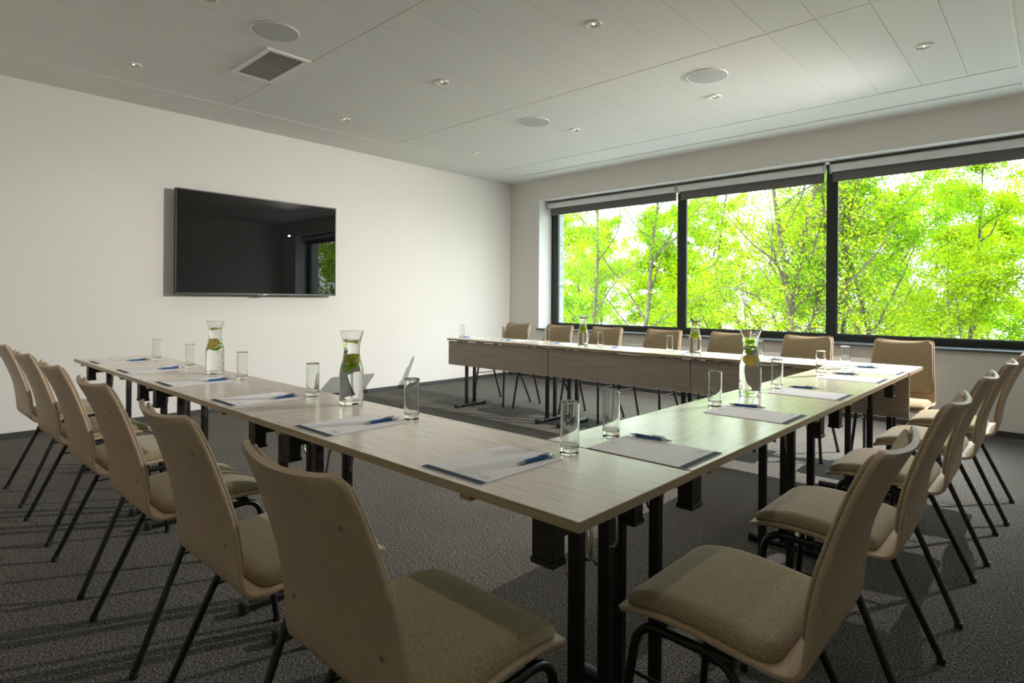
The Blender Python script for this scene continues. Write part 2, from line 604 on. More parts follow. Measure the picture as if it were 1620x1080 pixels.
# ------------------------------------------------------------------ window: frame, panes, sill
MULL = [(2.676, 2.772), (4.418, 4.506)]
GZ0, GZ1 = 0.815, 2.60
win = thing('window_1', None, None)
struct(win, 'wide three bay window in dark metal frame')
fr = MB()
fr.box(((WX0 + WX1) / 2, FY + 0.035, (WZ0 + 0.02 + GZ0) / 2), (WX1 - WX0, 0.07, GZ0 - WZ0 - 0.02), 0.004)
fr.box(((WX0 + WX1) / 2, FY + 0.035, (GZ1 + WZ1) / 2), (WX1 - WX0, 0.07, WZ1 - GZ1), 0.004)
fr.obj('window_frame', 'frame', win)
for a, b in [(WX0, WX0 + 0.105)] + MULL + [(WX1 - 0.105, WX1)]:
    o = MB().box(((a + b) / 2, FY + 0.034, (GZ0 + GZ1) / 2), (b - a, 0.068, GZ1 - GZ0), 0.004).obj('mullion', 'frame', win)
bays = [(WX0 + 0.105, MULL[0][0]), (MULL[0][1], MULL[1][0]), (MULL[1][1], WX1 - 0.105)]
for a, b in bays:
    MB().box(((a + b) / 2, FY + 0.04, (GZ0 + GZ1) / 2), (b - a + 0.01, 0.006, GZ1 - GZ0 + 0.01)).obj('pane', 'pane', win)
    g = MB()
    for x in (a + 0.006, b - 0.006):
        g.box((x, FY + 0.02, (GZ0 + GZ1) / 2), (0.012, 0.02, GZ1 - GZ0))
    g.box(((a + b) / 2, FY + 0.02, GZ0 + 0.005), (b - a, 0.02, 0.01))
    g.obj('glazing_bead', 'frame', win)
struct(MB().box(((WX0 + WX1) / 2, (FY - 0.03) / 2, WZ0 + 0.0115), (WX1 - WX0 + 0.05, FY + 0.03, 0.023), 0.003).obj('trim_1', 'granite'),
       'dark granite window sill')

# roller blinds
BZ = [('roller blind over the left window bay beside the corner', 0.612, 2.700),
      ('roller blind over the middle window bay', 2.722, 4.420),
      ('roller blind over the right window bay', 4.468, 7.135)]
for lab, a, b in BZ:
    t = thing('roller_blind', 'white ' + lab, 'blind', (a, 0.19, 2.58), 0, 'roller blinds in the window')
    w = b - a
    n = 20
    MB().tube([(0.012, 0, 0), (w - 0.012, 0, 0)], 0.043, 20).obj('roller', 'blindw', t, 40)
    MB().box((w / 2, 0.036, -0.085), (w - 0.036, 0.0015, 0.11)).obj('fabric', 'blindg', t)
    MB().box((w / 2, 0.036, -0.136), (w - 0.036, 0.012, 0.014), 0.003).obj('bottom_bar', 'blindg', t)
    MB().box((w / 2, -0.012, 0.052), (w, 0.05, 0.014), 0.003).obj('head_rail', 'rail', t)
    for x in (0.004, w - 0.004):
        MB().box((x, 0, -0.005), (0.006, 0.07, 0.105), 0.002).obj('bracket', 'bracket', t)

# slot diffuser
sd = thing('slot_diffuser', 'long narrow white air slot in the ceiling along the window wall', 'air vent', (0, 0, H))
sl = MB()
sl.box(((CX0 + CX1) / 2, SLOT0 + 0.004, 0.004), (CX1 - CX0, 0.012, 0.012), 0.001)
sl.box(((CX0 + CX1) / 2, SLOT1 - 0.004, 0.004), (CX1 - CX0, 0.012, 0.012), 0.001)
sl.obj('frame', 'lampw', sd)
MB().box(((CX0 + CX1) / 2, (SLOT0 + SLOT1) / 2 + 0.004, 0.012), (CX1 - CX0, 0.014, 0.012), 0.001).obj('blade', 'lampw', sd)
MB().box(((CX0 + CX1) / 2, (SLOT0 + SLOT1) / 2, 0.05), (CX1 - CX0, SLOT1 - SLOT0 - 0.012, 0.01)).obj('duct', 'dark', sd)

# ------------------------------------------------------------------ ceiling fixtures
def downlight(label):
    t = thing('downlight', label, 'ceiling light', (0, 0, 0), 0, 'recessed downlights')
    MB().lathe([(0.043, 0.006), (0.043, -0.003), (0.047, -0.007), (0.055, -0.006), (0.058, 0.001), (0.050, 0.006)], 32, closed=True).obj('trim_ring', 'lampw', t, 50)
    MB().lathe([(0.028, 0.010), (0.030, -0.004), (0.034, -0.005), (0.036, -0.001), (0.036, 0.010)], 32, closed=True).obj('gimbal', 'lampw', t, 50)
    MB().lathe([(0.0428, 0.002), (0.040, 0.003), (0.0, 0.0032)], 32).obj('shadow_gap', 'dark', t, 50)
    b = MB().lathe([(0.0285, -0.003), (0.024, 0.001), (0.012, 0.0022), (0.0, 0.0024)], 24).obj('reflector', 'lampin', t, 50)
    MB().lathe([(0.0, -0.003), (0.008, -0.002), (0.010, 0.001), (0.0, 0.002)], 16).obj('bulb', 'bulb', b, 50)
    return t


DL = [(1.04, -1.72, 'small round downlight nearest the corner of television wall and window'),
      (2.53, -1.72, 'small round downlight in the ceiling beside the middle ceiling speaker'),
      (4.04, -1.72, 'small round downlight beside the right ceiling speaker near the window'),
      (5.555, -1.72, 'small round downlight at the upper right, in the ceiling near the window'),
      (1.04, -3.53, 'small round downlight in the ceiling above the right side of the television'),
      (2.53, -3.53, 'small round downlight in the middle of the ceiling, right of the air grille'),
      (4.04, -3.53, 'large looking downlight at the top middle of the ceiling'),
      (1.04, -5.35, 'small round downlight left of the air grille near the television wall'),
      (2.53, -5.345, 'small round downlight cut by the upper edge above the left ceiling speaker')]
d0 = None
for x, y, lab in DL:
    if d0 is None:
        d0 = o = downlight(lab)
    else:
        o = copy_tree(d0)
        o['label'] = lab
    o.location = (x, y, H)
    o.rotation_euler = (0, 0, x * 2 + y)
for x in (1.04, 2.53, 4.04, 5.555):
    for y in (-1.72, -3.53, -5.35):
        add_light('downlight_beam', 'SPOT', (x, y, H - 0.012), (0, 0, -1), 9, (1.0, 0.93, 0.88),
                  spot_size=math.radians(140), spot_blend=1.0, shadow_soft_size=0.03)


def speaker(label):
    t = thing('ceiling_speaker', label, 'speaker', (0, 0, 0), 0, 'round speakers in the ceiling')
    MB().lathe([(0.146, 0.004), (0.147, -0.004), (0.153, -0.005), (0.156, 0.0), (0.152, 0.004)], 48, closed=True).obj('rim', 'lampw', t, 50)
    MB().lathe([(0.1465, 0.002), (0.146, -0.003), (0.10, -0.005), (0.0, -0.006)], 48).obj('grille', 'grille', t, 50)
    return t


s0 = speaker('large round grey ceiling speaker beside the air grille')
s0.location = (2.395, -4.87, H)
for x, y, lab in [(4.20, -2.21, 'round grey ceiling speaker on the right, near the window'),
                  (2.39, -2.205, 'round grey ceiling speaker in the middle, farthest from the camera')]:
    o = copy_tree(s0)
    o['label'] = lab
    o.location = (x, y, H)

vt = thing('air_grille', 'rectangular slatted air grille in the ceiling above the television', 'air vent', ((VX0 + VX1) / 2, (VY0 + VY1) / 2, H))
vw, vh = VX1 - VX0, VY1 - VY0
f = MB()
for s in (-1, 1):
    f.box((s * (vw / 2 - 0.02), 0, -0.003), (0.04, vh, 0.012), 0.002)
    f.box((0, s * (vh / 2 - 0.02), -0.003), (vw - 0.08, 0.04, 0.012), 0.002)
f.obj('frame', 'lampw', vt)
MB().box((0, 0, 0.003), (vw - 0.08, vh - 0.08, 0.002)).obj('backing', 'dark', vt)
sm = MB()
sm.add([(-0.011, -1, -0.0005), (0.006, -1, -0.008), (0.008, -1, -0.0065), (-0.009, -1, 0.001),
        (-0.011, 1, -0.0005), (0.006, 1, -0.008), (0.008, 1, -0.0065), (-0.009, 1, 0.001)],
       [(0, 1, 2, 3), (7, 6, 5, 4), (0, 4, 5, 1), (1, 5, 6, 2), (2, 6, 7, 3), (3, 7, 4, 0)])
sm.v = [(x, y * (vh / 2 - 0.04), z) for x, y, z in sm.v]
slm = sm.mesh('slat')
slm.materials.append(MAT['slat'])
ns = 24
for i in range(ns):
    o = bpy.data.objects.new('slat', slm)
    COL.objects.link(o)
    o.parent = vt
    o.location = (-(vw / 2 - 0.05) + (vw - 0.10) * i / (ns - 1), 0, 0)

# ------------------------------------------------------------------ television
TY0, TY1, TZ0, TZ1 = -4.760, -3.065, 1.192, 2.208
tv = thing('television', 'large flat black television hung on the pale wall', 'television', (0, (TY0 + TY1) / 2, TZ0))
tw, th = TY1 - TY0, TZ1 - TZ0
MB().box((0.082, 0, th / 2), (0.036, tw, th), 0.004).obj('casing', 'tvb', tv)
bz = MB()
for s in (-1, 1):
    bz.box((0.1015, s * (tw / 2 - 0.006), th / 2), (0.006, 0.012, th), 0.001)
bz.box((0.1015, 0, th - 0.006), (0.006, tw - 0.024, 0.012), 0.001)
bz.box((0.1015, 0, 0.009), (0.006, tw - 0.024, 0.018), 0.001)
bz.obj('bezel', 'tvb', tv)
MB().box((0.1005, 0, th / 2 + 0.003), (0.002, tw - 0.024, th - 0.03)).obj('screen', 'screen', tv)
MB().box((0.105, 0.02, 0.006), (0.003, 0.045, 0.008), 0.001).obj('logo', 'logo', tv)
MB().box((0.085, 0.0, -0.004), (0.03, 0.11, 0.012), 0.002).obj('sensor_bar', 'tvb', tv)
MB().box((0.032, 0, th / 2), (0.064, 0.6, 0.45), 0.004).obj('wall_bracket', 'black', tv)

# ------------------------------------------------------------------ tables
TZ, TT, TL, TD = 0.743, 0.021, 1.398, 0.458


def make_table(panel, label, group):
    """table with its long side along local x, centre at origin, local -y = outer (seat) side"""
    t = thing('folding_table', label, 'table', (0, 0, 0), 0, group)
    top = MB().box((0, 0, TZ - TT / 2), (TL - 0.003, TD - 0.003, TT - 0.0006), 0.0).obj('tabletop', 'top', t)
    e = MB()
    for s in (-1, 1):
        e.box((0, s * (TD / 2 - 0.00075), TZ - TT / 2 - 0.0003), (TL, 0.0015, TT - 0.0006))
        e.box((s * (TL / 2 - 0.00075), 0, TZ - TT / 2 - 0.0003), (0.0015, TD - 0.003, TT - 0.0006))
    e.obj('edge_band', 'edge', top)
    MB().box((0, 0, TZ - TT - 0.012), (TL - 0.24, 0.03, 0.022), 0.002).obj('beam', 'black', t)
    for s in (-1, 1):
        lx = s * (TL / 2 - 0.132)
        lf = MB().box((0, 0, TZ - TT - 0.052), (0.03, 0.32, 0.034), 0.003).obj('leg_frame', 'black', t)
        lf.location = (lx, 0, 0)
        for q in (-1, 1):
            MB().box((0, q * 0.058, 0.345), (0.030, 0.030, 0.64), 0.004).obj('post', 'black', lf)
            bl = MB()
            bl.box((0, q * 0.158, TZ - TT - 0.053), (0.056, 0.042, 0.104), 0.002)
            bl.box((0, q * 0.158, TZ - TT - 0.111), (0.062, 0.047, 0.012), 0.002)
            bl.obj('stacking_block', 'blackp', lf)
            # chromed locking wire bent from the underside of the top to the post
            x2 = -s
            MB().tube([(x2 * 0.17, q * 0.05, TZ - TT - 0.006), (x2 * 0.15, q * 0.05, TZ - TT - 0.02),
                       (x2 * 0.075, q * 0.05, TZ - TT - 0.085), (x2 * 0.060, q * 0.05, TZ - TT - 0.10),
                       (x2 * 0.040, q * 0.05, TZ - TT - 0.175), (x2 * 0.026, q * 0.052, TZ - TT - 0.195),
                       (x2 * 0.012, q * 0.055, TZ - TT - 0.195)], 0.0042, 8).obj('locking_wire', 'chrome', lf, 60)
            MB().tube([(-x2 * 0.012, q * 0.05, TZ - TT - 0.05), (-x2 * 0.030, q * 0.05, TZ - TT - 0.06),
                       (-x2 * 0.034, q * 0.05, TZ - TT - 0.075), (-x2 * 0.034, q * 0.05, TZ - TT - 0.125),
                       (-x2 * 0.028, q * 0.05, TZ - TT - 0.138), (-x2 * 0.012, q * 0.05, TZ - TT - 0.140)],
                      0.0038, 8).obj('release_loop', 'chrome', lf, 60)
        MB().tube([(0, -0.205, 0.022), (0, 0.205, 0.022)], 0.019, 14).obj('foot', 'black', lf, 40)
        for q in (-1, 1):
            MB().box((0, q * 0.203, 0.0205), (0.042, 0.026, 0.041), 0.006).obj('foot_cap', 'blackp', lf)
    for x in (-0.55, 0.37):
        MB().box((x, -TD / 2 + 0.03, TZ - TT - 0.009), (0.035, 0.035, 0.017), 0.001).obj('edge_block', 'edge', t)
    if panel:
        MB().box((0, TD / 2 - 0.028, (0.461 + 0.714) / 2), (TL - 0.010, 0.018, 0.714 - 0.461), 0.0015).obj('modesty_panel', 'panel_shaded', t)
        for x in (-0.45, 0, 0.45):
            MB().box((x, TD / 2 - 0.045, 0.708), (0.05, 0.02, 0.028), 0.002).obj('panel_hinge', 'black', t)
    return t


X0, X1 = 1.404, 5.602
NEARY = -5.5475            # centre line of the near row
BACKY = -2.263
SIDEX = 5.372
g1, g2, g3 = 'tables of the near row', 'tables of the side row', 'tables of the window row'
base_t = make_table(False, '', g1)
near_lab = ['ash topped folding table at the left end of the near row',
            'ash topped folding table in the middle of the near row',
            'ash topped folding table with the near corner closest to the camera']
side_lab = ['ash topped folding table of the right hand row, next to the near corner',
            'ash topped folding table of the right hand row, next to the window row']
back_lab = ['folding table with front panel at the left end of the window row',
            'folding table with front panel in the middle of the window row',
            'folding table with front panel at the right end of the window row, partly hidden']
for i in range(3):
    t = base_t if i == 0 else copy_tree(base_t)
    t.location = (X0 + 1.4 * (i + 0.5), NEARY, 0)
    t['label'] = near_lab[i]
    t['group'] = g1
for i in range(2):
    t = copy_tree(base_t)
    t.location = (SIDEX, -5.3165 + 1.404 * (i + 0.5), 0)
    t.rotation_euler = (0, 0, PI / 2)
    t['label'] = side_lab[i]
    t['group'] = g2
base_p = make_table(True, '', g3)
for i in range(3):
    t = base_p if i == 0 else copy_tree(base_p)
    t.location = (1.414 + 1.3965 * (i + 0.5), BACKY, 0)
    t.rotation_euler = (0, 0, PI)
    t['label'] = back_lab[i]

# ------------------------------------------------------------------ chairs
PROF = [(0.000, 0.441), (0.012, 0.448), (0.035, 0.456), (0.07, 0.461), (0.13, 0.464), (0.20, 0.461), (0.27, 0.453), (0.32, 0.447),
        (0.355, 0.445), (0.382, 0.450), (0.400, 0.465), (0.408, 0.490), (0.4125, 0.54), (0.419, 0.594), (0.430, 0.65),
        (0.4445, 0.70), (0.4605, 0.75), (0.478, 0.80), (0.497, 0.845), (0.517, 0.889)]


def resample(pts, n):
    P = np.array(pts)
    out = []
    for i in range(len(P) - 1):
        p0, p1, p2, p3 = P[max(i - 1, 0)], P[i], P[i + 1], P[min(i + 2, len(P) - 1)]
        for k in range(6):
            s = k / 6
            out.append(0.5 * ((2 * p1) + (-p0 + p2) * s + (2 * p0 - 5 * p1 + 4 * p2 - p3) * s * s + (-p0 + 3 * p1 - 3 * p2 + p3) * s ** 3))
    out.append(P[-1])
    out = np.array(out)
    L = np.concatenate([[0], np.cumsum(np.hypot(*np.diff(out, axis=0).T))])
    q = np.linspace(0, L[-1], n)
    return np.stack([np.interp(q, L, out[:, 0]), np.interp(q, L, out[:, 1])], 1), q


NP_ = 56
PR, PS = resample(PROF, NP_)
TAN = np.gradient(PR, axis=0)
TAN /= np.linalg.norm(TAN, axis=1)[:, None]
NOR = np.stack([-TAN[:, 1], TAN[:, 0]], 1)      # inward normal (up on the seat, forwards on the back)
STOT = PS[-1]


def shell_w(s):
    w = 0.207
    k = min(max((s - 0.42) / (STOT - 0.42), 0), 1)
    w = w - 0.025 * k
    r = 0.028
    for d in (s, STOT - s):
        if d < r:
            w -= r - math.sqrt(max(r * r - (r - d) ** 2, 0))
    return w


def surf(s, u, off, inset=0.0):
    """point of the shell: arc length s, across u in [-1,1], offset from the outer face"""
    d = np.interp(s, PS, PR[:, 0])
    z = np.interp(s, PS, PR[:, 1])
    n = np.array([np.interp(s, PS, NOR[:, 0]), np.interp(s, PS, NOR[:, 1])])
    n /= np.linalg.norm(n)
    k = min(max((s - 0.44) / (STOT - 0.44), 0), 1)
    sag = 0.025 * k * (1 - u * u)
    w = shell_w(s) - inset
    o = off - sag
    return (u * w, 0.25 - (d + n[0] * o), z + n[1] * o)


THK = 0.0115


def grid_faces(nr, nc, flip=False):
    fs = []
    for i in range(nr - 1):
        for j in range(nc - 1):
            q = (i * nc + j, i * nc + j + 1, (i + 1) * nc + j + 1, (i + 1) * nc + j)
            fs.append(q[::-1] if flip else q)
    return fs


SS = sorted(set([0, 0.004, 0.009, 0.016, 0.028] + [STOT - e for e in (0, 0.004, 0.009, 0.016, 0.028)] + list(np.linspace(0.045, STOT - 0.045, 36))))
UU = list(np.linspace(-1, 1, 13))


def pad_mesh(s0, s1, inset, thick, rim, r=0.03, ns=26, nu=17, front=0.03):
    """upholstered pad lying on the inner face"""
    m = MB()
    ss = np.linspace(0, 1, ns)
    ss = 0.5 - 0.5 * np.cos(ss * PI)
    uu = np.linspace(-1, 1, nu)
    uu = np.sign(uu) * (1 - (1 - np.abs(uu)) ** 1.6)
    tops, bots = [], []
    for a in ss:
        s = s0 + (s1 - s0) * a
        d = min(s - s0, s1 - s)
        cut = 0
        if d < r:
            cut = r - math.sqrt(max(r * r - (r - d) ** 2, 0))
        w = shell_w(s)
        for u in uu:
            e = min((s - s0) / front, (s1 - s) / 0.03, 1)
            eu = min((1 - abs(u)) * w / 0.03, 1)
            b = math.sqrt(max(1 - (1 - e) ** 2, 0)) * math.sqrt(max(1 - (1 - eu) ** 2, 0))
            tops.append(surf(s, u, THK + rim + (thick - rim) * b, inset + cut))
            bots.append(surf(s, u, THK + 0.0003, inset + cut))
    nr, nc = len(ss), len(uu)
    m.add(tops, grid_faces(nr, nc))
    o = len(m.v)
    m.add(bots, grid_faces(nr, nc, True))
    ring = [j for j in range(nc)] + [i * nc + nc - 1 for i in range(1, nr)] + [(nr - 1) * nc + j for j in range(nc - 2, -1, -1)] + [i * nc for i in range(nr - 2, 0, -1)]
    for a, b in zip(ring, ring[1:] + ring[:1]):
        m.f.append((a, b, b + o, a + o))
        m.mi.append(0)
    return m


def bend(path, r=0.04, n=6):
    """round the corners of a polyline"""
    P = [Vector(p) for p in path]
    out = [P[0]]
    for i in range(1, len(P) - 1):
        a = (P[i - 1] - P[i])
        b = (P[i + 1] - P[i])
        ra = min(r, a.length * 0.45)
        rb = min(r, b.length * 0.45)
        A, B = P[i] + a.normalized() * ra, P[i] + b.normalized() * rb
        for k in range(n + 1):
            t = k / n
            out.append(A * (1 - t) ** 2 + P[i] * 2 * t * (1 - t) + B * t * t)
    out.append(P[-1])
    return out


def make_chair():
    t = thing('plywood_chair', '', 'chair')
    # shell faces
    m = MB()
    nr, nc = len(SS), len(UU)
    m.add([surf(s, u, 0) for s in SS for u in UU], grid_faces(nr, nc, True))
    m.add([surf(s, u, THK) for s in SS for u in UU], grid_faces(nr, nc))
    sh = m.obj('shell', 'ply', t, 180, recalc=False)
    ring = [(SS[0], u) for u in UU] + [(s, 1) for s in SS[1:]] + [(SS[-1], u) for u in UU[-2::-1]] + [(s, -1) for s in SS[-2:0:-1]]
    e = MB()
    n = len(ring)
    offs = [0.0, 0.0015, THK - 0.0015, THK]
    vs = []
    for o_ in offs:
        ins = 0.0 if o_ in (0.0, THK) else -0.0012
        vs += [surf(s, u, o_, ins) for s, u in ring]
    fs = []
    for a in range(3):
        for k in range(n):
            k2 = (k + 1) % n
            fs.append((a * n + k, a * n + k2, (a + 1) * n + k2, (a + 1) * n + k))
    e.add(vs, fs)
    e.obj('ply_edge', 'plyedge', sh, 60)
    pad_mesh(0.012, 0.352, 0.010, 0.033, 0.007, 0.045, front=0.13).obj('seat_pad', 'fabric', t, 180)
    sb = float(np.interp(0.505, PR[30:, 1], PS[30:]))
    pad_mesh(sb, STOT - 0.012, 0.007, 0.015, 0.005, 0.028).obj('back_pad', 'fabric', t, 180)
    # screws
    sc_ = MB()
    for zz in (0.575, 0.805):
        s = float(np.interp(zz, PR[30:, 1], PS[30:]))
        for u in (-0.74, 0.74):
            sc_ = MB()
            c = Vector(surf(s, u, -0.0005))
            nn = (Vector(surf(s, u, -0.004)) - Vector(surf(s, u, 0.0))).normalized()
            sc_.tube([c - nn * 0.001, c + nn * 0.0012], 0.0048, 12)
            sc_.obj('screw', 'screw', sh)
    # legs: one inverted U per side, cut into front leg, rail, rear leg
    for sgn in (-1, 1):
        xr, xf = 0.198 * sgn, 0.236 * sgn
        full = bend([(xf, 0.25 + 0.000, 0.012), (xr, 0.25 - 0.052, 0.440), (xr, 0.25 - 0.262, 0.434), (xf, 0.25 - 0.447, 0.012)], 0.055, 7)
        i1, i2 = 8, len(full) - 9
        lg = MB().tube(full[:i1 + 1], 0.0105, 10).obj('leg', 'black', t, 60)
        MB().tube(full[i1:i2 + 1], 0.0105, 10).obj('seat_rail', 'black', t, 60)
        lr = MB().tube(full[i2:], 0.0105, 10).obj('leg', 'black', t, 60)
        for lg_, p in ((lg, full[0]), (lr, full[-1])):
            p = Vector(p)
            MB().lathe([(0, 0), (0.0130, 0), (0.0130, 0.008), (0.0112, 0.020), (0, 0.020)], 12, c=(p.x, p.y, 0.0)).obj('foot_glide', 'blackp', lg_, 50)
        # thin side rod
        a = Vector(full[0]).lerp(Vector((xr, 0.25 - 0.052, 0.440)), 0.74)
        b = Vector(full[-1]).lerp(Vector((xr, 0.25 - 0.262, 0.434)), 0.74)
        MB().tube([a, b], 0.0045, 8).obj('side_rod', 'black', t, 60)
        MB().box((xr * 0.98, 0.25 - 0.235, 0.432), (0.026, 0.07, 0.026), 0.006).obj('stacking_clip', 'blackp', t)
    for d, z in ((0.10, 0.452), (0.235, 0.446)):
        MB().box((0, 0.25 - d, z - 0.004), (0.39, 0.03, 0.012), 0.003).obj('cross_bar', 'black', t)
    return t


chair0 = make_chair()
chairs = []
NEAR_C = [(1.85, 0.02), (2.585, 0.03), (3.275, 0.01), (3.965, 0.01), (4.67, 0.0), (5.308, -0.005)]
near_lab = ['tan chair at the far left end of the near row, cut by the left edge',
            'second tan chair from the left in the near row',
            'third tan chair from the left in the near row',
            'fourth tan chair from the left in the near row',
            'tan chair seen from behind, next to the foremost chair of the near row',
            'foremost tan chair seen from behind, largest in the picture']
for (x, a), lab in zip(NEAR_C, near_lab):
    chairs.append(((x, -5.94, 0), a, lab, 'chairs of the near row'))
RIGHT_C = [(5.765, -5.305), (5.785, -4.575), (5.80, -3.805), (5.828, -3.10), (5.860, -2.42)]
right_lab = ['tan chair at the lower right, first and largest of the right row',
             'second tan chair of the right row, counted from the camera',
             'third tan chair of the right row, counted from the camera',
             'fourth tan chair of the right row, counted from the camera',
             'tan chair of the right row farthest from the camera, at the right edge']
for (x, y), lab in zip(RIGHT_C, right_lab):
    chairs.append(((x, y, 0), PI / 2, lab, 'chairs of the right row'))
BACK_C = [1.61, 2.225, 2.845, 3.49, 4.14, 4.77, 5.42]
for i, x in enumerate(BACK_C):
    lab = ['tan chair at the left end of the window row, nearest the corner', 'second tan chair from the left in front of the window',
           'third tan chair from the left in front of the window', 'fourth tan chair from the left in front of the window',
           'tan chair in front of the window, half behind the tall carafe', 'tan chair under the window mullion, second from the right end of the window row',
           'large looking tan chair at the right end of the window row'][i]
    chairs.append(((x, -1.81, 0), PI, lab, 'chairs of the window row'))
for i, (loc, a, lab, grp) in enumerate(chairs):
    c = chair0 if i == 0 else copy_tree(chair0)
    c.location = loc
    c.rotation_euler = (0, 0, a)
    c['label'] = lab
    c['group'] = grp

# ------------------------------------------------------------------ tableware


def vessel(name, outer, inner, level, n, label, cat, group):
    if level is None:
        t = thing(name, label, cat, (0, 0, 0), 0, group)
        MB().lathe(outer + inner[::-1], n).obj('glass_body', 'glass', t, 35, recalc=False)
        return t
    """outer / inner: profiles (r, z) from the base axis to the rim. water fills the inside up to level."""
    t = thing(name, label, cat, (0, 0, 0), 0, group)
    iz = [p[1] for p in inner]
    ir = [p[0] for p in inner]
    rl = float(np.interp(level, iz, ir))
    above = [(rl, level)] + [p for p in inner if p[1] > level + 1e-5]
    below = [p for p in inner if p[1] < level - 1e-5] + [(rl, level)]
    MB().lathe(outer + above[::-1], n).obj('glass_body', 'glass', t, 35, recalc=False)
    w = MB()
    w.lathe(below, n, 0)
    w.lathe([(rl, level), (rl * 0.5, level), (0, level)], n, 1)
    w.obj('water', ['inter', 'water'], t, 35, recalc=False)
    return t


GH = 0.141
g_out = [(0, 0), (0.0235, 0), (0.0252, 0.0015), (0.0257, 0.004), (0.0257, 0.007), (0.0262, GH - 0.004), (0.0262, GH - 0.0015), (0.0258, GH - 0.0003)]
g_in = [(0, 0.016), (0.018, 0.0162), (0.0218, 0.0185), (0.0236, 0.024), (0.0237, 0.028), (0.0243, GH - 0.005), (0.0243, GH - 0.001), (0.0250, GH)]
glass0 = vessel('drinking_glass', g_out, g_in, None, 40, '', 'glass', '')
PAD_NEAR = [1.80, 2.435, 3.14, 3.845, 4.553, 5.208]
PAD_SIDE = [-5.208, -4.472, -3.81, -3.075, -2.585]
PAD_BACK = [1.55, 2.19, 2.83, 3.46, 4.15, 4.82, 5.42]
GL = []
for i, (x, y) in enumerate([(1.903, -5.424), (2.507, -5.419), (3.215, -5.410), (3.945, -5.417), (4.621, -5.414), (5.288, -5.394)]):
    GL.append((x, y, f'tall empty drinking glass at the {ORD[i]} near row place from the television wall', 'drinking glasses of the near row'))
for i, (x, y) in enumerate([(5.256, -5.144), (5.258, -4.411), (5.265, -3.734), (5.270, -3.042), (5.274, -2.549)]):
    GL.append((x, y, f'tall empty drinking glass at the {ORD[i]} right row place from the near corner', 'drinking glasses of the right row'))
for i, (x, y) in enumerate([(1.455, -2.315), (2.06, -2.31), (2.695, -2.345), (3.30, -2.345), (3.995, -2.395), (4.70, -2.42)]):
    GL.append((x, y, f'small looking drinking glass at the {ORD[i]} window row place from the television wall', 'drinking glasses of the window row'))
for i, (x, y, lab, grp) in enumerate(GL):
    o = glass0 if i == 0 else copy_tree(glass0)
    o.location = (x, y, TZ)
    o.rotation_euler = (0, 0, i * 0.7)
    o['label'] = lab
    o['group'] = grp

CH = 0.288
c_out = [(0, 0.004), (0.030, 0.003), (0.036, 0), (0.0435, 0.001), (0.0462, 0.006), (0.0465, 0.03), (0.0465, 0.118), (0.0458, 0.130), (0.0425, 0.145),
         (0.0375, 0.162), (0.0330, 0.180), (0.0308, 0.198), (0.0305, 0.212), (0.0318, 0.230), (0.0350, 0.250), (0.0398, 0.269), (0.0450, 0.284), (0.0462, CH - 0.0008)]
c_in = [(0, 0.012), (0.030, 0.0118), (0.039, 0.0128), (0.0430, 0.017), (0.0438, 0.03), (0.0438, 0.118), (0.0431, 0.130), (0.0398, 0.145),
        (0.0348, 0.162), (0.0303, 0.180), (0.0281, 0.198), (0.0278, 0.212), (0.0291, 0.230), (0.0323, 0.250), (0.0373, 0.269), (0.0428, 0.2835), (0.0445, CH)]


def smooth_prof(p):
    return p


carafe0 = vessel('water_carafe', c_out, c_in, 0.252, 48, '', 'carafe', 'water carafes on the tables')


def lemon_slice(half):
    t = thing('lemon_slice', '', 'lemon slice', (0, 0, 0), 0, 'lemon slices in the carafes')
    n, a1 = (16, PI) if half else (28, 2 * PI)
    R, Rr, h = 0.0225, 0.0245, 0.004
    def disc(r0, r1, z0, z1):
        m = MB()
        k = n + 1 if half else n
        vs = []
        for z in (z0, z1):
            for r in (r0, r1):
                for i in range(k):
                    a = a1 * i / n
                    vs.append((r * math.cos(a), r * math.sin(a), z))
        fs = []
        for i in range(n):
            j = (i + 1) % k
            A, B, C, D = i, j, k + j, k + i
            fs += [(A, B, C, D), (2 * k + D, 2 * k + C, 2 * k + B, 2 * k + A), (D, C, 2 * k + C, 2 * k + D), (A, 2 * k + A, 2 * k + B, B)]
        if half:
            for i in (0, n):
                fs.append((i, k + i, 3 * k + i, 2 * k + i))
        return m.add(vs, fs)
    disc(0.0008, R, -h / 2, h / 2).obj('flesh', 'lemon', t)
    disc(R, Rr, -h / 2 - 0.0003, h / 2 + 0.0003).obj('rind', 'rind', t)
    return t


